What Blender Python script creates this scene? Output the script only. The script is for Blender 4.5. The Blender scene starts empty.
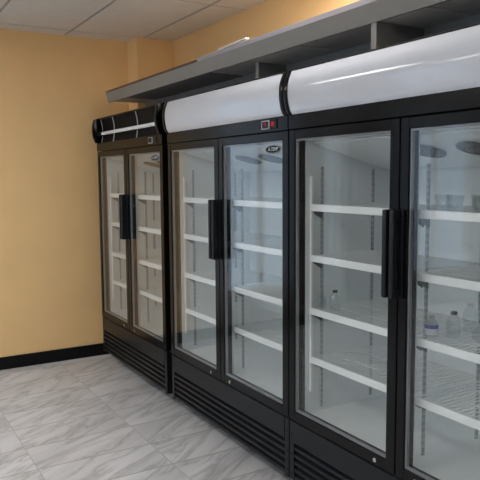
import bpy, bmesh, math, random
from mathutils import Vector, Matrix
random.seed(7)
scn = bpy.context.scene
COL = scn.collection
PI = math.pi

# ------------------------------------------------------------------ materials
def mat(name, color, rough=0.5, metal=0.0, spec=0.5, coat=0.0, var=0.0, vscale=8.0, bump=0.0, bscale=200.0, trans=0.0, ior=1.45):
    m = bpy.data.materials.new(name); m.use_nodes = True
    nt = m.node_tree; b = nt.nodes['Principled BSDF']
    b.inputs['Base Color'].default_value = (*color, 1)
    b.inputs['Roughness'].default_value = rough
    b.inputs['Metallic'].default_value = metal
    b.inputs['Specular IOR Level'].default_value = spec
    b.inputs['Coat Weight'].default_value = coat
    b.inputs['Transmission Weight'].default_value = trans
    b.inputs['IOR'].default_value = ior
    tc = nt.nodes.new('ShaderNodeTexCoord')
    if var > 0:
        n = nt.nodes.new('ShaderNodeTexNoise'); n.inputs['Scale'].default_value = vscale; n.inputs['Detail'].default_value = 4
        nt.links.new(tc.outputs['Object'], n.inputs['Vector'])
        r = nt.nodes.new('ShaderNodeValToRGB')
        r.color_ramp.elements[0].position = .3; r.color_ramp.elements[1].position = .7
        r.color_ramp.elements[0].color = (*[c*(1-var) for c in color], 1)
        r.color_ramp.elements[1].color = (*[min(1, c*(1+var)) for c in color], 1)
        nt.links.new(n.outputs['Fac'], r.inputs['Fac']); nt.links.new(r.outputs['Color'], b.inputs['Base Color'])
    if bump > 0:
        n2 = nt.nodes.new('ShaderNodeTexNoise'); n2.inputs['Scale'].default_value = bscale; n2.inputs['Detail'].default_value = 3
        nt.links.new(tc.outputs['Object'], n2.inputs['Vector'])
        bp = nt.nodes.new('ShaderNodeBump'); bp.inputs['Strength'].default_value = bump; bp.inputs['Distance'].default_value = .002
        nt.links.new(n2.outputs['Fac'], bp.inputs['Height']); nt.links.new(bp.outputs['Normal'], b.inputs['Normal'])
    return m

def emit(name, color, strength):
    m = bpy.data.materials.new(name); m.use_nodes = True
    nt = m.node_tree; nt.nodes.clear()
    e = nt.nodes.new('ShaderNodeEmission'); e.inputs['Color'].default_value = (*color, 1); e.inputs['Strength'].default_value = strength
    o = nt.nodes.new('ShaderNodeOutputMaterial'); nt.links.new(e.outputs[0], o.inputs[0])
    return m

def glass_mat(name, tint, f0):
    # clear pane: see-through, with a mirror share that grows at grazing angles (Schlick)
    m = bpy.data.materials.new(name); m.use_nodes = True
    nt = m.node_tree; nt.nodes.clear(); N = nt.nodes.new; L = nt.links.new
    geo = N('ShaderNodeNewGeometry')
    dot = N('ShaderNodeVectorMath'); dot.operation = 'DOT_PRODUCT'
    L(geo.outputs['Normal'], dot.inputs[0]); L(geo.outputs['Incoming'], dot.inputs[1])
    ab = N('ShaderNodeMath'); ab.operation = 'ABSOLUTE'; L(dot.outputs['Value'], ab.inputs[0])
    om = N('ShaderNodeMath'); om.operation = 'SUBTRACT'; om.inputs[0].default_value = 1; L(ab.outputs[0], om.inputs[1])
    pw = N('ShaderNodeMath'); pw.operation = 'POWER'; pw.inputs[1].default_value = 5; L(om.outputs[0], pw.inputs[0])
    ma = N('ShaderNodeMath'); ma.operation = 'MULTIPLY_ADD'; ma.inputs[1].default_value = 1-f0; ma.inputs[2].default_value = f0; L(pw.outputs[0], ma.inputs[0])
    t = N('ShaderNodeBsdfTransparent'); t.inputs[0].default_value = (*tint, 1)
    g = N('ShaderNodeBsdfGlossy'); g.inputs['Roughness'].default_value = 0.0; g.inputs['Color'].default_value = (1, 1, 1, 1)
    mx = N('ShaderNodeMixShader'); L(ma.outputs[0], mx.inputs[0]); L(t.outputs[0], mx.inputs[1]); L(g.outputs[0], mx.inputs[2])
    o = N('ShaderNodeOutputMaterial'); L(mx.outputs[0], o.inputs[0])
    return m

def floor_mat():
    m = bpy.data.materials.new('marble_tile'); m.use_nodes = True
    nt = m.node_tree; b = nt.nodes['Principled BSDF']; N = nt.nodes.new; L = nt.links.new
    tc = N('ShaderNodeTexCoord'); sep = N('ShaderNodeSeparateXYZ'); L(tc.outputs['Object'], sep.inputs[0])
    def math_(op, a, bv=None):
        n = N('ShaderNodeMath'); n.operation = op
        if hasattr(a, 'is_linked'): L(a, n.inputs[0])
        else: n.inputs[0].default_value = a
        if bv is not None:
            if hasattr(bv, 'is_linked'): L(bv, n.inputs[1])
            else: n.inputs[1].default_value = bv
        return n.outputs[0]
    TX, TY, OX, OY = .296, .606, 1.300, -.305
    cx = math_('DIVIDE', math_('SUBTRACT', sep.outputs['X'], OX), TX)
    cy = math_('DIVIDE', math_('SUBTRACT', sep.outputs['Y'], OY), TY)
    fx = math_('FRACT', cx); fy = math_('FRACT', cy)
    ex = math_('MULTIPLY', math_('MINIMUM', fx, math_('SUBTRACT', 1.0, fx)), TX)
    ey = math_('MULTIPLY', math_('MINIMUM', fy, math_('SUBTRACT', 1.0, fy)), TY)
    edge = math_('MINIMUM', math_('MULTIPLY', ex, .45), ey)
    grout = math_('LESS_THAN', edge, .0021)
    # a different piece of marble in each tile
    comb = N('ShaderNodeCombineXYZ'); L(math_('FLOOR', cx), comb.inputs[0]); L(math_('FLOOR', cy), comb.inputs[1])
    wn = N('ShaderNodeTexWhiteNoise'); wn.noise_dimensions = '3D'; L(comb.outputs[0], wn.inputs['Vector'])
    off = N('ShaderNodeVectorMath'); off.operation = 'SCALE'; off.inputs['Scale'].default_value = 9.0; L(wn.outputs['Color'], off.inputs[0])
    add = N('ShaderNodeVectorMath'); add.operation = 'ADD'; L(tc.outputs['Object'], add.inputs[0]); L(off.outputs[0], add.inputs[1])
    mp = N('ShaderNodeMapping'); mp.inputs['Scale'].default_value = (.62, 3.0, 1)
    rt_ = N('ShaderNodeMapping'); rt_.inputs['Rotation'].default_value = (0, 0, math.radians(60)); L(add.outputs[0], rt_.inputs['Vector']); L(rt_.outputs[0], mp.inputs['Vector'])
    n1 = N('ShaderNodeTexNoise'); n1.inputs['Scale'].default_value = 1.7; n1.inputs['Detail'].default_value = 7; n1.inputs['Roughness'].default_value = .6; n1.inputs['Distortion'].default_value = .9
    L(mp.outputs[0], n1.inputs['Vector'])
    v = math_('ABSOLUTE', math_('SUBTRACT', n1.outputs['Fac'], .5))
    r1 = N('ShaderNodeValToRGB'); L(v, r1.inputs['Fac'])
    e = r1.color_ramp.elements; e[0].position = 0; e[0].color = (.43, .43, .44, 1); e[1].position = .06; e[1].color = (.655, .655, .67, 1)
    e2 = e.new(.022); e2.color = (.57, .57, .585, 1)
    n2 = N('ShaderNodeTexNoise'); n2.inputs['Scale'].default_value = 1.5; n2.inputs['Detail'].default_value = 5
    L(mp.outputs[0], n2.inputs['Vector'])
    r2 = N('ShaderNodeValToRGB'); r2.color_ramp.elements[0].position = .35; r2.color_ramp.elements[0].color = (.80, .80, .80, 1); r2.color_ramp.elements[1].position = .62; r2.color_ramp.elements[1].color = (1, 1, 1, 1)
    L(n2.outputs['Fac'], r2.inputs['Fac'])
    mul = N('ShaderNodeMixRGB'); mul.blend_type = 'MULTIPLY'; mul.inputs[0].default_value = 1; L(r1.outputs[0], mul.inputs[1]); L(r2.outputs[0], mul.inputs[2])
    mg = N('ShaderNodeMixRGB'); L(grout, mg.inputs[0]); L(mul.outputs[0], mg.inputs[1]); mg.inputs[2].default_value = (.36, .355, .35, 1)
    L(mg.outputs[0], b.inputs['Base Color'])
    b.inputs['Roughness'].default_value = .38
    bp = N('ShaderNodeBump'); bp.inputs['Strength'].default_value = .3; bp.inputs['Distance'].default_value = .002; bp.invert = True
    L(grout, bp.inputs['Height']); L(bp.outputs[0], b.inputs['Normal'])
    return m

def rail_mat():
    # steel upright punched with a column of dark slots
    m = mat('slotted_rail', (.50, .52, .53), .4)
    nt = m.node_tree; b = nt.nodes['Principled BSDF']; N = nt.nodes.new; L = nt.links.new
    tc = N('ShaderNodeTexCoord'); sep = N('ShaderNodeSeparateXYZ'); L(tc.outputs['Object'], sep.inputs[0])
    d = N('ShaderNodeMath'); d.operation = 'DIVIDE'; d.inputs[1].default_value = .025; L(sep.outputs['Z'], d.inputs[0])
    f = N('ShaderNodeMath'); f.operation = 'FRACT'; L(d.outputs[0], f.inputs[0])
    g = N('ShaderNodeMath'); g.operation = 'GREATER_THAN'; g.inputs[1].default_value = .48; L(f.outputs[0], g.inputs[0])
    mx = N('ShaderNodeMixRGB'); L(g.outputs[0], mx.inputs[0]); mx.inputs[1].default_value = (.38, .40, .41, 1); mx.inputs[2].default_value = (.29, .30, .31, 1)
    L(mx.outputs[0], b.inputs['Base Color'])
    return m

M = dict(
    wall=mat('ochre_wall_paint', (.90, .605, .29), .62, var=.03, vscale=3, bump=.12, bscale=120),
    front_wall=mat('pale_wall_paint', (.42, .42, .41), .7, var=.02, vscale=3, bump=.1, bscale=120),
    entry_wall=mat('white_wall_paint', (.82, .80, .76), .6, var=.02, vscale=3, bump=.1, bscale=120),
    base=mat('black_baseboard_vinyl', (.006, .006, .007), .45, spec=.2),
    tile=mat('ceiling_tile_fibre', (.68, .64, .585), .9, var=.03, vscale=14, bump=.4, bscale=350),
    tbar=mat('ceiling_grid_metal', (.36, .34, .31), .55),
    floor=floor_mat(),
    black=mat('black_powder_coat', (.006, .006, .007), .3, spec=.25, var=.06, vscale=20),
    gloss=mat('black_gloss_plastic', (.004, .004, .0045), .17, spec=.2, var=.05, vscale=20),
    matte=mat('matte_black_lining', (.006, .006, .007), .6, spec=.12, var=.05),
    satin=mat('black_satin_plastic', (.007, .0085, .011), .36, spec=.3, var=.06, vscale=30),
    white=mat('white_sign_panel', (.58, .60, .65), .07, spec=.5, coat=.3, var=.01, vscale=4),
    liner=mat('white_liner', (.71, .745, .75), .45, var=.02, vscale=6),
    shelfw=mat('white_coated_wire', (.74, .76, .76), .4, var=.02),
    strip=mat('white_shelf_edge', (.86, .87, .87), .35, var=.015),
    gasket=mat('grey_pane_spacer', (.20, .21, .22), .4, var=.04),
    steel=mat('bright_steel', (.62, .62, .62), .25, metal=.9, var=.03),
    silver=mat('silver_bezel', (.38, .38, .39), .35, metal=.3, var=.03),
    fan=mat('grey_fan_guard', (.11, .12, .125), .5, var=.15, vscale=60),
    rail=rail_mat(),
    glass=glass_mat('door_glass', (.955, .966, .966), .042),
    clear=glass_mat('clear_window_glass', (.98, .985, .99), .04),
    lam=mat('grey_laminate', (.24, .225, .205), .5, var=.03, vscale=9),
    lam_dark=mat('charcoal_laminate', (.26, .245, .23), .55, var=.05, vscale=9),
    lam_lifted_mid=mat('shade_lifted_laminate_mid', (.66, .61, .57), .5, var=.03, vscale=9),  # underside board, also brightened in its colour to offset the shade there
    lam_lifted=mat('shade_lifted_laminate', (.80, .75, .70), .5, var=.03, vscale=9),  # raised base colour stands in for light missing on the shaded shelf underside
    brown=mat('brown_wood_strip', (.085, .052, .028), .6, var=.25, vscale=30),
    lav=mat('lavender_grey_trim', (.34, .32, .35), .5, var=.03),
    paper=mat('white_card', (.85, .83, .80), .6, var=.02),
    sticker=mat('black_sticker_film', (.006, .008, .014), .5, spec=.1, var=.05),
    stickw=mat('white_sticker_ink', (.80, .82, .84), .5, var=.02),
    lampbody=mat('white_lamp_housing', (.8, .8, .78), .5, var=.01),
    tube=mat('white_lamp_tube', (.80, .82, .84), .35, var=.01),
    rib=mat('grey_rib_plastic', (.50, .51, .53), .4, var=.02),
    reddot=emit('red_indicator_light', (1.0, .05, .06), .28),
    tumbler=glass_mat('tumbler_glass', (.86, .88, .88), .10),
    pet=glass_mat('clear_bottle_plastic', (.93, .945, .95), .05),
    capd=mat('dark_bottle_cap', (.03, .035, .045), .4, var=.05),
    blue=mat('blue_label_print', (.05, .07, .32), .45, var=.05),
    labw=mat('white_label_print', (.70, .73, .78), .5, var=.02),
    frame=mat('white_window_frame', (.70, .71, .72), .4, var=.02),
    doorw=mat('brown_door_wood', (.10, .062, .04), .45, var=.2, vscale=12),
    diffuser=emit('lamp_diffuser', (1.0, .968, .93), 9.0),
)

# ------------------------------------------------------------------ mesh helpers
class MB:
    def __init__(s): s.bm = bmesh.new(); s.mi = 0
    def _tag(s, faces):
        for f in faces: f.material_index = s.mi
    def box(s, x0, x1, y0, y1, z0, z1, bev=0.0, seg=2):
        b2 = bmesh.new()
        bmesh.ops.create_cube(b2, size=1)
        for v in b2.verts:
            v.co = Vector(((x0+x1)/2+v.co.x*(x1-x0), (y0+y1)/2+v.co.y*(y1-y0), (z0+z1)/2+v.co.z*(z1-z0)))
        if bev > 0: bmesh.ops.bevel(b2, geom=b2.edges[:], offset=bev, segments=seg, affect='EDGES', profile=.5)
        s.merge(b2); return s
    def merge(s, b2, mtx=None):
        if mtx is not None: b2.transform(mtx)
        for f in b2.faces: f.material_index = s.mi
        me = bpy.data.meshes.new('tmp'); b2.to_mesh(me); b2.free(); s.bm.from_mesh(me)
        bpy.data.meshes.remove(me)
    def prism(s, prof, x0, x1, bev=0.0):
        # closed profile of (y, z) points swept along x
        b2 = bmesh.new()
        a = [b2.verts.new((x0, y, z)) for y, z in prof]; c = [b2.verts.new((x1, y, z)) for y, z in prof]
        b2.faces.new(a); b2.faces.new(list(reversed(c)))
        n = len(prof)
        for i in range(n): b2.faces.new((a[i], c[i], c[(i+1) % n], a[(i+1) % n]))
        bmesh.ops.recalc_face_normals(b2, faces=b2.faces[:])
        if bev > 0: bmesh.ops.bevel(b2, geom=b2.edges[:], offset=bev, segments=2, affect='EDGES', profile=.5)
        s.merge(b2); return s
    def cyl(s, p0, p1, r0, r1=None, n=20):
        p0 = Vector(p0); p1 = Vector(p1); r1 = r0 if r1 is None else r1
        b2 = bmesh.new(); d = p1-p0
        bmesh.ops.create_cone(b2, cap_ends=True, segments=n, radius1=r0, radius2=r1, depth=d.length)
        q = Vector((0, 0, 1)).rotation_difference(d.normalized()).to_matrix().to_4x4()
        s.merge(b2, Matrix.Translation((p0+p1)/2) @ q); return s
    def lathe(s, prof, n=24, mtx=None):
        # profile of (radius, z) turned about z
        b2 = bmesh.new(); rings = []
        for r, z in prof:
            if r < 1e-6: rings.append([b2.verts.new((0, 0, z))])
            else: rings.append([b2.verts.new((r*math.cos(2*PI*k/n), r*math.sin(2*PI*k/n), z)) for k in range(n)])
        for a, c in zip(rings, rings[1:]):
            for k in range(n):
                k2 = (k+1) % n
                if len(a) == 1 and len(c) == 1: continue
                if len(a) == 1: b2.faces.new((a[0], c[k], c[k2]))
                elif len(c) == 1: b2.faces.new((a[k], c[0], a[k2]))
                else: b2.faces.new((a[k], a[k2], c[k2], c[k]))
        bmesh.ops.recalc_face_normals(b2, faces=b2.faces[:])
        s.merge(b2, mtx); return s
    def tube(s, pts, r, n=10):
        pts = [Vector(p) for p in pts]; b2 = bmesh.new(); rings = []
        for i, p in enumerate(pts):
            d = (pts[min(i+1, len(pts)-1)]-pts[max(i-1, 0)]).normalized()
            q = Vector((0, 0, 1)).rotation_difference(d)
            rings.append([b2.verts.new(p+q @ Vector((r*math.cos(2*PI*k/n), r*math.sin(2*PI*k/n), 0))) for k in range(n)])
        for a, c in zip(rings, rings[1:]):
            for k in range(n): b2.faces.new((a[k], a[(k+1) % n], c[(k+1) % n], c[k]))
        b2.faces.new(rings[0]); b2.faces.new(list(reversed(rings[-1])))
        bmesh.ops.recalc_face_normals(b2, faces=b2.faces[:])
        s.merge(b2); return s
    def build(s, name, mats, parent=None, smooth=False, loc=None, **props):
        me = bpy.data.meshes.new(name); s.bm.to_mesh(me); s.bm.free()
        for m in (mats if isinstance(mats, (list, tuple)) else [mats]): me.materials.append(m)
        if smooth:
            for p in me.polygons: p.use_smooth = True
            me.set_sharp_from_angle(angle=math.radians(38))
        o = bpy.data.objects.new(name, me); COL.objects.link(o)
        if parent is not None: o.parent = parent
        if loc is not None: o.location = loc
        for k, v in props.items(): o[k] = v
        return o

def root(name, label, cat, loc, group=None):
    o = bpy.data.objects.new(name, None); o.empty_display_size = .1; COL.objects.link(o); o.location = loc
    o['label'] = label; o['category'] = cat
    if group: o['group'] = group
    return o
def struct(mb, name, m, **k):
    return mb.build(name, m, kind='structure', **k)

# ------------------------------------------------------------------ the room
H = 2.557; YB = .665; YF = -4.6; XR = 8.4; T = .12
struct(MB().box(-T, XR+T, YF-T, YB+T, -.1, 0), 'floor', M['floor'])

# suspended ceiling: fibre tiles between metal bars, one surface
cb = MB()
TXc, TYc, OXc, OYc = 1.15, .570, 1.335, .405
xs = sorted(OXc+TXc*k for k in range(-2, 8)); ys = sorted(OYc+TYc*k for k in range(-9, 2))
bar = .011
for xa, xb in zip([-T]+[x for x in xs if 0 < x < XR], [x for x in xs if 0 < x < XR]+[XR+T]):
    for ya, yb in zip([YF-T]+[y for y in ys if YF < y < YB], [y for y in ys if YF < y < YB]+[YB+T]):
        cb.box(xa+bar, xb-bar, ya+bar, yb-bar, H, H+.02)
cb.mi = 1
cb.box(-T, XR+T, YF-T, YB+T, H+.004, H+.06)
struct(cb, 'ceiling', [M['tile'], M['tbar']])

# end wall: solid beside the coolers, glazing further along
WY = [(-.86, YB+T)]
wl = MB()
wl.box(-T, 0, -.86, YB, -.1, H+.06)
wl.mi = 3; wl.box(-T, 0, -1.22, -.86, -.1, H+.06)
wl.mi = 2; wl.box(-T, 0, -3.36, -2.58, .36, 2.16)
wl.box(-T, 0, -4.52, -1.22, 2.16, H+.06)
wl.box(-T, 0, -4.52, -1.22, -.1, .36)
wl.box(-T, 0, YF, -4.52, -.1, H+.06)
wl.mi = 1; wl.box(-T, .03, -2.32, -2.06, .098, 2.30, .004)
struct(wl, 'wall_left', [M['wall'], M['doorw'], M['front_wall'], M['entry_wall']])
struct(MB().box(-T, XR, YB, YB+T, -.1, H+.06), 'wall_back', M['wall'])
struct(MB().box(0, .205, .345, YB, 0, H+.002, .004), 'wall_corner', M['wall'])
wf = MB()
FW = [(.5, 3.0), (3.5, 6.0)]
edges = [-T]+[e for w in FW for e in w]+[XR+T]
for a, b in zip(edges[0::2], edges[1::2]): wf.box(a, b, YF-T, YF, -.1, H+.06)
for a, b in FW: wf.box(a, b, YF-T, YF, -.1, .75).box(a, b, YF-T, YF, 2.2, H+.06)
struct(wf, 'wall_front', M['front_wall'])
struct(MB().box(XR, XR+T, YF, YB+T, -.1, H+.06), 'wall_right', M['front_wall'])
struct(MB().box(.0005, .014, -2.62, .343, 0, .098, .003), 'baseboard_left', M['base'])
struct(MB().box(.219, XR-.02, YB-.014, YB-.0005, 0, .098, .003), 'baseboard_back', M['base'])
struct(MB().box(.02, XR-.02, YF+.0005, YF+.014, 0, .098, .003), 'baseboard_front', M['base'])

def window(n, axis, a, b, z0, z1):
    f = MB(); w = .05
    def bx(a0, a1, zz0, zz1, d0, d1, mb=None):
        mb = mb or f
        if axis == 'x': mb.box(a0, a1, YF-T+d0, YF-T+d1, zz0, zz1, .004 if mb is f else 0)
        else: mb.box(-T+d0, -T+d1, a0, a1, zz0, zz1, .004 if mb is f else 0)
    bx(a, a+w, z0, z1, .02, .10); bx(b-w, b, z0, z1, .02, .10)
    bx(a+w, b-w, z0, z0+w, .02, .10); bx(a+w, b-w, z1-w, z1, .02, .10)
    m = (a+b)/2; bx(m-.02, m+.02, z0+w, z1-w, .03, .09)
    fr = struct(f, 'window_%d' % n, M['frame'])
    g = MB(); bx(a+w, b-w, z0+w, z1-w, .056, .062, g); g.build('pane', M['clear'], fr)
window(1, 'y', -2.06, -1.22, .36, 2.16)
window(2, 'y', -4.52, -3.36, .36, 2.16); window(5, 'y', -2.58, -2.32, .36, 2.16)
window(3, 'x', .5, 3.0, .75, 2.2)
window(4, 'x', 3.5, 6.0, .75, 2.2)

dr = MB(); dr.box(.016, .055, -3.30, -2.64, .004, 2.05, .003)
for zz in (.25, 1.15):
    dr.box(.054, .060, -3.20, -2.74, zz, zz+.70, .003)
do = struct(dr, 'door_1', M['doorw'])
dh = MB(); dh.cyl((.055, -2.70, 1.02), (.095, -2.70, 1.02), .011).cyl((.092, -2.695, 1.02), (.092, -2.82, 1.02), .010)
dh.build('door_handle', M['steel'], do, smooth=True)

# ceiling lamps
def troffer(x, y, label, rot=False):
    r = root('ceiling_lamp', label, 'lamp', (x, y, H), 'recessed ceiling lamps')
    L, W = (.55, .27)
    f = MB()
    f.box(-L, L, -W, -W+.03, -.012, .0).box(-L, L, W-.03, W, -.012, .0).box(-L, -L+.03, -W+.03, W-.03, -.012, .0).box(L-.03, L, -W+.03, W-.03, -.012, .0)
    f.build('frame', M['lampbody'], r)
    MB().box(-L+.03, L-.03, -W+.03, W-.03, -.006, -.001).build('diffuser', M['diffuser'], r)
for lx, ly, where in ((.76, -2.16, 'nearest the end wall, on the cooler side'), (3.06, -2.16, 'in the middle of the room, on the cooler side'), (5.36, -2.16, 'above the photographer, on the cooler side'),
                      (3.06, .12, 'above the shelf and the coolers'), (.76, -3.87, 'nearest the end wall, on the front window side'), (3.06, -3.87, 'in the middle of the room, on the front window side'), (5.36, -3.87, 'above the photographer, on the front window side')):
    troffer(lx, ly, 'recessed ceiling lamp '+where)

# ------------------------------------------------------------------ coolers
ZD0, ZD1, ZH1, ZC1 = .3714, 1.660, 1.722, 1.905
PROF = [(-.001, 1.722), (-.012, 1.737), (-.020, 1.763), (-.0255, 1.800), (-.025, 1.835), (-.019, 1.866), (-.003, 1.905)]

def sm(prof, k=4):
    # Catmull-Rom refinement of an open profile
    out = []
    P = [prof[0]]+list(prof)+[prof[-1]]
    for i in range(1, len(P)-2):
        p0, p1, p2, p3 = [Vector(p) for p in P[i-1:i+3]]
        for j in range(k):
            t = j/k
            out.append(tuple(.5*((2*p1)+(p2-p0)*t+(2*p0-5*p1+4*p2-p3)*t*t+(3*p1-p0-3*p2+p3)*t**3)))
    out.append(tuple(prof[-1])); return out
SP = sm(PROF)
SPO = sm([(-.008, 1.722), (-.013, 1.728), (-.027, 1.764), (-.034, 1.810), (-.031, 1.855), (-.020, 1.900)])

def text_mesh(s, size, mtx):
    cu = bpy.data.curves.new('lettering', 'FONT'); cu.body = s; cu.size = size; cu.align_x = 'CENTER'; cu.align_y = 'CENTER'; cu.extrude = .0002; cu.shear = .2
    ob = bpy.data.objects.new('lettering', cu); COL.objects.link(ob)
    dg = bpy.context.evaluated_depsgraph_get(); me = bpy.data.meshes.new_from_object(ob.evaluated_get(dg))
    b = bmesh.new(); b.from_mesh(me); b.transform(mtx)
    bpy.data.objects.remove(ob); bpy.data.curves.remove(cu); bpy.data.meshes.remove(me)
    return b

def make_door(rt, x0, x1, hinge_left, sticker):
    fw = .046
    f = MB(); a, b = x0+.0025, x1-.0025; z0, z1 = ZD0+.003, ZD1-.003
    gx0, gx1, gz0, gz1 = a+fw-.006, b-fw, z0+.044, z1-.040
    f.box(a, gx0, 0, .05, z0, z1, .003).box(gx1, b, 0, .05, z0, z1, .003)
    f.box(gx0-.002, gx1+.002, .0006, .0494, z0, gz0, .003).box(gx0-.002, gx1+.002, .0006, .0494, gz1, z1, .003)
    d = f.build('door', M['gloss'], rt)
    g = MB(); g.box(gx0-.004, gx1+.004, .006, .022, gz0-.004, gz1+.004); g.build('glass_pane', M['glass'], d)
    sp = MB(); w = .007
    sp.box(gx0, gx0+w, .0075, .0205, gz0, gz1).box(gx1-w, gx1, .0075, .0205, gz0, gz1)
    sp.box(gx0+w, gx1-w, .0075, .0205, gz0, gz0+w).box(gx0+w, gx1-w, .0075, .0205, gz1-w, gz1)
    sp.build('pane_spacer', M['gasket'], d)
    # handle: plate on the frame and a standing grip
    hx = b-.030 if hinge_left else a+.013
    h = MB(); hz0, hz1 = 1.030, 1.342
    h.box(hx-.012, hx+.012, -.007, -.0003, hz0, hz1, .003)
    s = -1 if hinge_left else 1
    h.box(hx-.011-.006*s, hx+.011-.006*s, -.046, -.030, hz0, hz1, .006, 3)
    h.box(hx-.010-.006*s, hx+.010-.006*s, -.040, -.002, hz0, hz0+.034, .005, 3)
    h.box(hx-.010-.006*s, hx+.010-.006*s, -.040, -.002, hz1-.034, hz1, .005, 3)
    h.box(hx-.011, hx-.005, -.020, -.003, hz0+.008, hz1-.008, .002)
    h.build('handle', M['satin'], d, smooth=True)
    lx = b-.10 if hinge_left else a+.10
    k = MB(); k.cyl((lx, .002, z0+.021), (lx, -.004, z0+.021), .0085).cyl((lx, -.004, z0+.021), (lx, -.006, z0+.021), .0045)
    k.build('lock', M['steel'], d, smooth=True)
    if sticker:
        cx, cz, rx, rz = gx1-.078, gz1-.036, .063, .0200
        def oval(rx, rz, y0, y1):
            bb = bmesh.new(); bmesh.ops.create_cone(bb, cap_ends=True, segments=40, radius1=1, radius2=1, depth=1)
            bb.transform(Matrix.Translation((cx, (y0+y1)/2, cz)) @ Matrix.Diagonal((rx, y1-y0, rz, 1)) @ Matrix.Rotation(PI/2, 4, 'X'))
            return bb
        t = MB(); t.merge(oval(rx, rz, .0048, .0056))
        t.mi = 1; t.merge(oval(rx*.955, rz*.90, .0041, .0046))
        t.mi = 0; t.merge(oval(rx*.925, rz*.82, .0034, .0039))
        t.mi = 1
        t.merge(text_mesh('A-TEMP', .0235, Matrix.Translation((cx, .0031, cz)) @ Matrix.Rotation(PI/2, 4, 'X')))
        t.build('sticker', [M['sticker'], M['stickw']], d, label='small black oval sticker with white lettering')
    return d

SHELF_Z = [1.324, 1.103, .868, .650]
def make_shelf(rt, x0, x1, zc, wires=True):
    s = MB(); zt = zc+.013; r = .0018
    n = int((x1-x0)/.024)
    for k in range(n+1):
        x = x0+.006+(x1-x0-.012)*k/n
        s.box(x-r, x+r, .079, .47, zt-2*r, zt)
    for y in (.090, .20, .33, .465): s.box(x0, x1, y-.003, y+.003, zt-.0095, zt-2*r-.0002)
    sh = s.build('shelf', M['shelfw'], rt)
    e = MB().box(x0, x1, .070, .078, zc-.015, zc+.015, .002); e.build('price_strip', M['strip'], sh)
    for xb in (x0-.009, x1+.001):
        MB().prism([(.080, zc-.018), (.135, zc-.018), (.135, zc-.052)], xb, xb+.008).build('bracket', M['fan'], sh)
    return sh

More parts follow.
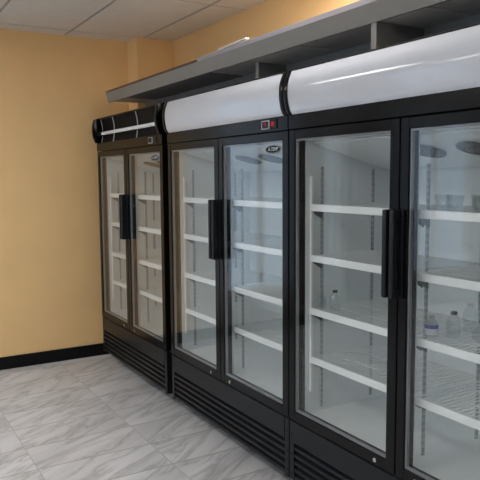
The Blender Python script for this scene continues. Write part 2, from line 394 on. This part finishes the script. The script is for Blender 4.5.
def make_cooler(x0, W, mid, label, kind, sticker=True):
    rt = root('display_cooler', label, 'refrigerator', (x0, 0, 0), 'glass-door display coolers in the row')
    D = .60; wt = .045
    c = MB()
    c.box(.003, wt, .054, D, .39, 1.62).box(W-wt, W-.003, .054, D, .39, 1.62)
    c.box(wt-.002, W-wt+.002, D-wt, D-.001, .388, 1.622)
    c.box(.003, W-.003, .054, D, .088, .391, .003).box(.003, W-.003, .054, D, 1.619, 1.880, .003)
    c.build('cabinet', M['black'], rt)
    # white inner liner: sides, back, floor and ceiling
    l = MB(); t = .006; a, b = wt, W-wt
    l.box(a, a+t, .056, D-wt-.001, .392, 1.618).box(b-t, b, .056, D-wt-.001, .392, 1.618)
    l.box(a+t, b-t, D-wt-t-.002, D-wt-.002, .392, 1.618)
    l.box(a+t, b-t, .056, D-wt-t-.002, .392, .402).box(a+t, b-t, .056, D-wt-t-.002, 1.608, 1.618)
    l.build('liner', M['liner'], rt)
    MB().box(mid-.026, mid+.026, .054, .072, .402, 1.608, .003).build('mullion', M['liner'], rt)
    # sloping evaporator cover with two round fan guards
    ev = MB(); ev.prism([(.095, 1.600), (.095, 1.607), (.505, 1.607), (.505, 1.490), (.497, 1.490)], a+.010, b-.010)
    evo = ev.build('evaporator_cover', M['liner'], rt)
    sl = math.atan2(.110, .402)
    for sx in (-.118, .118):
        f = MB()
        mt = Matrix.Translation((mid+sx, .255, 1.5535)) @ Matrix.Rotation(-sl, 4, 'X')
        f.lathe([(0, .0), (.075, .0), (.075, -.004), (.0, -.004)], 32, mt)
        for rr in (.02, .036, .052, .068):
            f.lathe([(rr, -.004), (rr+.004, -.004), (rr+.004, -.008), (rr, -.008), (rr, -.004)], 32, mt)
        for q in range(6):
            b2 = bmesh.new(); bmesh.ops.create_cube(b2, size=1)
            b2.transform(mt @ Matrix.Rotation(q*PI/6, 4, 'Z') @ Matrix.Translation((0, 0, -.0065)) @ Matrix.Diagonal((.146, .003, .003, 1)))
            f.merge(b2)
        f.build('fan_guard', M['fan'], rt)
    # slotted uprights at the walls and the middle
    for (xa, ya, za, zb) in ((a+t, .135, .42, 1.50), (a+t, .43, .42, 1.49), (b-t-.006, .135, .42, 1.50), (b-t-.006, .43, .42, 1.49), (mid-.003, .135, .42, 1.50), (mid-.003, .43, .42, 1.49)):
        MB().box(xa, xa+.006, ya, ya+.013, za, zb).build('slotted_upright', M['rail'], rt)
    for xa in (a+t+.001, b-t-.013):
        MB().box(xa, xa+.012, .074, .088, .50, 1.46, .002).build('front_post', M['strip'], rt)
    for z in SHELF_Z:
        make_shelf(rt, a+t+.016, mid-.018, z); make_shelf(rt, mid+.018, b-t-.016, z)
    make_door(rt, 0, mid, True, False); make_door(rt, mid, W, False, sticker)
    # header and its thermometer
    MB().box(.001, W-.001, -.003, .053, ZD1, ZH1, .003).build('header', M['gloss'], rt)
    if kind != 'wide':
        dx = W-.174
        p = MB().box(dx-.034, dx+.034, -.007, -.0028, 1.672, 1.712, .002).build('controller', M['silver'], rt)
        q = MB().box(dx-.026, dx+.026, -.0082, -.0068, 1.677, 1.707, .001).build('display', M['gloss'], p)
        if kind == 'white':
            s = MB(); y0, y1 = -.0090, -.0083
            ux, uz, ux2 = dx-.007, 1.683, dx+.009
            s.box(ux, ux+.003, y0, y1, 1.693, 1.703).box(ux, ux2, y0, y1, 1.690, 1.693).box(ux2-.003, ux2, y0, y1, 1.682, 1.703)
            s.build('digit', M['reddot'], p)
        k = MB().box(dx+.048, dx+.092, -.006, -.0028, 1.672, 1.712, .004).build('switch', M['satin'], rt)
        if kind == 'white':
            MB().cyl((dx+.060, -.0058, 1.694), (dx+.060, -.0085, 1.694), .011).build('indicator', M['reddot'], k)
    # canopy: black end caps, curved front
    can = MB(); cw = .028
    cap = [(y-.006, z) for y, z in (SPO if kind == 'open' else SP)]
    cap = [(.09, ZH1), (-.004, ZH1)]+cap+[(.012, ZC1+.006), (.09, ZC1+.006)]
    can.box(cw-.002, W-cw+.002, .010, .090, ZC1-.004, ZC1+.005, .002)
    can.box(cw-.002, W-cw+.002, .075, .090, ZH1, ZC1-.002)
    can.box(.004, W-.004, .088, .30, ZH1+.10, ZC1-.006)
    if kind != 'open': can.box(cw-.002, W-cw+.002, -.004, .014, ZC1-.006, ZC1+.005, .002)
    co = can.build('canopy', M['black'], rt)
    for xa, xb in ((.001, cw), (W-cw, W-.001)):
        m_ = MB(); m_.prism(cap, xa, xb, .002); m_.build('end_cap', M['gloss'], co, smooth=True)
    if kind != 'open':
        pr = SP+[(y+.006, z) for y, z in reversed(SP)]
        p = MB(); p.prism(pr, cw-.001, W-cw+.001)
        p.build('sign_panel', M['white'], co, smooth=True)
    else:
        # sign panel missing: dark hollow back, thin ribs and the bare tube show
        back = [(.026, ZH1+.001), (.033, 1.76), (.037, 1.81), (.033, 1.86), (.022, ZC1-.004)]
        bk = sm(back)
        MB().prism(bk+[(.070, ZC1-.004), (.070, ZH1+.001)], cw, W-cw).build('back_panel', M['matte'], co, smooth=True)
        for fr in (.235, .62):
            x = cw+(W-2*cw)*fr
            MB().tube([(x, y-.004, z) for y, z in bk], .0042, 8).build('rib', M['rib'], co, smooth=True)
        for x in (cw+.016, W-cw-.010):
            MB().tube([(x, y-.004, z) for y, z in bk], .0024, 8).build('edge_rib', M['rib'], co, smooth=True)
        tb = MB().cyl((cw+.075, .012, 1.792), (W-cw-.012, .012, 1.792), .0125, n=24).build('lamp_tube', M['tube'], co, smooth=True)
        for xa, xb in ((cw, cw+.075), (W-cw-.012, W-cw)):
            MB().cyl((xa, .012, 1.792), (xb, .012, 1.792), .016).build('tube_holder', M['satin'], tb, smooth=True)
        MB().box(cw, W-cw, .000, .012, ZC1-.006, ZC1+.004, .002).build('top_lip', M['gloss'], co)
    # louvred machine grille
    g = MB(); pw = .034
    g.box(.002, pw, .004, .052, .092, ZD0-.004, .002).box(W-pw, W-.002, .004, .052, .092, ZD0-.004, .002)
    g.box(pw+.002, W-pw-.002, .002, .050, .268, ZD0-.004, .003)
    g.box(pw-.001, W-pw+.001, .044, .0515, .094, .270)
    n = 5
    for k in range(n):
        zz = .100+k*.0335
        g.prism([(.006, zz), (.006, zz+.014), (.030, zz+.026), (.040, zz+.026), (.040, zz+.018)], pw+.002, W-pw-.002, .0015)
    go = g.build('grille', M['satin'], rt)
    for xx in (pw*.5, W-pw*.5):
        for zz in (.125, .215, .31): MB().cyl((xx, .005, zz), (xx, .0015, zz), .0045, n=10).build('screw', M['black'], go)
    for lx in (.07, W-.07):
        for ly in (.15, .53):
            L = MB().cyl((lx, ly, .012), (lx, ly, .0885), .013).cyl((lx, ly, 0), (lx, ly, .014), .024, .020)
            L.build('leg', M['black'], rt, smooth=True)
    return rt

make_cooler(.2125, 1.2325, .608, 'glass-door display cooler with black open canopy and bare lamp tube beside the ochre end wall', 'open')
make_cooler(1.5168, 1.2650, .633, 'middle glass-door display cooler with white canopy and red indicator light, between the other two coolers', 'white')
make_cooler(2.7848, 1.3420, .668, 'nearest and largest glass-door display cooler with glossy white canopy, glasses and bottles inside', 'wide', sticker=False)

# ------------------------------------------------------------------ long overhead shelf over the coolers
sx0, sx1 = .270, 4.60; zf = 2.030
sh = root('overhead_shelf', 'long grey overhead shelf with boxed underside running above all the coolers', 'shelf', (sx0, .06, 0))
def sl(mb, name, m, parent=sh): return mb.build(name, m, parent)
Ls = sx1-sx0
def bxs(mb, X0, X1, y0, y1, z0, z1, bev=0): return mb.box(X0-sx0, X1-sx0, y0-.06, y1-.06, z0, z1, bev)
m_ = MB(); m_.prism([(.018, zf), (.030, zf), (.012, zf+.070), (-.002, zf+.070)], 0, Ls, .001); sl(m_, 'fascia', M['lam'])
m_ = MB(); bxs(m_, sx0+.001, sx1, .088, YB-.003, zf+.010, zf+.069); sl(m_, 'top_board', M['lam_lifted'])
m_ = MB(); bxs(m_, .38, sx1, .335, .353, 1.93, zf+.0095); sl(m_, 'back_panel', M['lam_dark'])
for xd, yd in ((2.27, .17), (3.222, .088), (4.0, .088)):
    m_ = MB(); bxs(m_, xd-.014, xd+.014, yd, .3345, 1.93, zf+.0095); d = sl(m_, 'divider', M['lam_dark'])
    m_ = MB(); bxs(m_, xd-.015, xd+.015, yd-.006, yd-.0005, 1.93, zf+.0095, .001); m_.build('edge_band', M['lam_dark'], d)
    m_ = MB(); bxs(m_, xd+.0145, xd+(.445 if yd > .1 else .245), .0885, .3345, zf+.003, zf+.0098); sl(m_, 'underside_batten', M['lam_lifted'])
m_ = MB(); bxs(m_, .60, 1.85, .0885, .3345, zf+.003, zf+.0098); sl(m_, 'underside_batten', M['lam_dark'])
m_ = MB(); bxs(m_, 2.73, 3.195, .0885, .3345, zf+.006, zf+.0098); sl(m_, 'underside_board', M['lam_lifted_mid'])
m_ = MB(); bxs(m_, sx0+.001, 1.79, .062, .082, zf+.0705, zf+.085, .001); sl(m_, 'edge_strip', M['brown']); sh.children[-1]['label'] = 'short brown wooden edge strip'
m_ = MB(); bxs(m_, 1.795, sx1, .066, .098, zf+.0705, zf+.094, .001); sl(m_, 'edge_trim', M['lav'])

pp = MB()
pts = 14
b2 = bmesh.new(); top = []; bot = []
for i in range(pts+1):
    u = i/pts; x = -.14+.28*u; z = .001+.011*u
    top.append([b2.verts.new((x, y, z+.006)) for y in (-.012, .012)]); bot.append([b2.verts.new((x, y, z)) for y in (-.012, .012)])
for i in range(pts):
    b2.faces.new((top[i][0], top[i+1][0], top[i+1][1], top[i][1])); b2.faces.new((bot[i][0], bot[i][1], bot[i+1][1], bot[i+1][0]))
    b2.faces.new((top[i][0], bot[i][0], bot[i+1][0], top[i+1][0])); b2.faces.new((top[i][1], top[i+1][1], bot[i+1][1], bot[i][1]))
b2.faces.new((top[0][0], top[0][1], bot[0][1], bot[0][0])); b2.faces.new((top[-1][0], bot[-1][0], bot[-1][1], top[-1][1]))
bmesh.ops.recalc_face_normals(b2, faces=b2.faces[:]); pp.merge(b2)
pp.build('card_sheet', M['paper'], loc=(2.17, .082, zf+.0945), label='thin white card strip lying on top of the grey overhead shelf', category='card')

# ------------------------------------------------------------------ things on the shelves of the nearest cooler
zt = SHELF_Z[0]+.0135
def tumbler():
    m_ = MB()
    m_.lathe([(0, .001), (.024, 0), (.026, .004), (.032, .052), (.032, .054), (.0295, .054), (.024, .010), (0, .009)], 20)
    return m_
base = None
spots = [(3.345, .28, 'clear glass tumbler on the top shelf, first on the left behind the right-hand door'),
         (3.500, .14, 'clear glass tumbler on the top shelf, second from the left behind the right-hand door'),
         (3.552, .20, 'clear glass tumbler on the top shelf, third from the left behind the right-hand door'),
         (3.655, .15, 'clear glass tumbler on the top shelf, at the right edge of the picture')]
spots = [(3.51, .16, spots[0][2]), (3.575, .14, spots[1][2]), (3.60, .24, spots[2][2]), (3.675, .16, spots[3][2])]
for i, (x, y, lab) in enumerate(spots):
    if i == 0: base = o = tumbler().build('tumbler', M['tumbler'], smooth=True)
    else: o = base.copy(); COL.objects.link(o)
    o.location = (x, y, zt); o['label'] = lab; o['category'] = 'glass'; o['group'] = 'tumblers on the top shelf'

zt3 = SHELF_Z[2]+.0135
def bottle(lab, loc, rot=(0, 0, 0), h=.115, r=.030, group='bottles on the third shelf', wrap=None, dark=False):
    rt = root('bottle', lab, 'bottle', loc, group); rt.rotation_euler = rot
    b = MB()
    b.lathe([(0, .0), (r*.85, 0), (r, .005), (r, h*.30), (r*.94, h*.34), (r, h*.38), (r, h*.62), (r*.8, h*.74), (r*.42, h*.86), (r*.38, h*.96), (r*.34, h*.96), (r*.38, h*.86), (r*.76, h*.735), (r*.94, h*.62), (r*.94, .008), (0, .006)], 20)
    b.build('body', M['pet'], rt, smooth=True)
    c = MB(); c.lathe([(0, h), (r*.44, h), (r*.46, h*.99), (r*.46, h*.885), (r*.44, h*.88), (0, h*.965)], 16); c.build('cap', M['capd'] if dark else M['pet'], rt, smooth=True)
    if wrap:
        w = MB(); w.lathe([(r*1.012, h*.14), (r*1.012, h*.62)], 20); w.mi = 1; w.lathe([(r*1.025, h*.42), (r*1.025, h*.60)], 20)
        w.build('label_wrap', [M['labw'], M['blue']], rt, smooth=True, label='white label with a blue band')
    return rt
bottle('small clear bottle with white and blue label on the third shelf', (3.497, .125, zt3), h=.080, r=.023, wrap=True)
bottle('clear bottle standing straight behind the small labelled bottle', (3.505, .32, zt3), h=.105, r=.028)
bottle('clear bottle with dark cap standing just right of the labelled bottle', (3.545, .185, zt3), h=.095, r=.026, dark=True)
bottle('clear bottle lying on its side on the third shelf, cap towards the door', (3.615, .27, zt3+.0295), (math.radians(90), 0, math.radians(20)), h=.11, r=.028)
bottle('clear bottle standing just behind the bottle that lies on its side', (3.575, .345, zt3), h=.11, r=.027)
bottle('clear bottle standing at the right end of the bottles on the third shelf', (3.665, .36, zt3), h=.11, r=.027)
bottle('clear bottle with dark cap on the third shelf behind the left-hand door', (2.935, .14, zt3), h=.085, r=.024, dark=True)
bottle('small clear bottle farthest left on the third shelf behind the left-hand door', (2.886, .105, zt3), h=.065, r=.022)

# ------------------------------------------------------------------ light: sky through the windows, ceiling lamps
w = bpy.data.worlds.new('sky'); scn.world = w; w.use_nodes = True
bg = w.node_tree.nodes['Background']; bg.inputs['Color'].default_value = (.62, .80, 1.0, 1); bg.inputs['Strength'].default_value = 1.05
def portal(loc, rot, sx, sy):
    l = bpy.data.lights.new('window_portal', 'AREA'); l.shape = 'RECTANGLE'; l.size = sx; l.size_y = sy; l.cycles.is_portal = True
    o = bpy.data.objects.new('window_portal', l); COL.objects.link(o); o.location = loc; o.rotation_euler = rot
portal((-T-.01, -1.64, 1.26), (0, -PI/2, 0), 1.80, .84)
portal((-T-.01, -3.94, 1.26), (0, -PI/2, 0), 1.80, 1.16)
portal((-T-.01, -2.45, 1.26), (0, -PI/2, 0), 1.80, .26)
portal((1.75, YF-T-.01, 1.475), (PI/2, 0, 0), 2.5, 1.45)
portal((4.75, YF-T-.01, 1.475), (PI/2, 0, 0), 2.5, 1.45)

scn.cycles.transparent_max_bounces = 32
scn.cycles.max_bounces = 14
scn.cycles.diffuse_bounces = 6
scn.cycles.glossy_bounces = 6
scn.cycles.sample_clamp_indirect = 6.0
scn.cycles.caustics_reflective = False; scn.cycles.caustics_refractive = False

# ------------------------------------------------------------------ camera
cam = bpy.data.cameras.new('camera'); co = bpy.data.objects.new('camera', cam); COL.objects.link(co); scn.camera = co
cam.sensor_fit = 'HORIZONTAL'; cam.sensor_width = 36; cam.lens = 648.8/480*36; cam.clip_start = .05
yaw, pitch, roll = 1.0364, -.0971, -.0073
fwd = Vector((-math.sin(yaw)*math.cos(pitch), math.cos(yaw)*math.cos(pitch), math.sin(pitch)))
rg = Vector((math.cos(yaw), math.sin(yaw), 0)); up = rg.cross(fwd)
r2 = rg*math.cos(roll)+up*math.sin(roll); u2 = up*math.cos(roll)-rg*math.sin(roll)
mw = Matrix(((r2.x, u2.x, -fwd.x), (r2.y, u2.y, -fwd.y), (r2.z, u2.z, -fwd.z))).to_4x4()
mw.translation = (5.1155, -1.6282, 1.4589)
co.matrix_world = mw

vs = scn.view_settings
vs.view_transform = 'Standard'; vs.look = 'None'; vs.gamma = 1; vs.use_curve_mapping = False; vs.exposure = 0.58
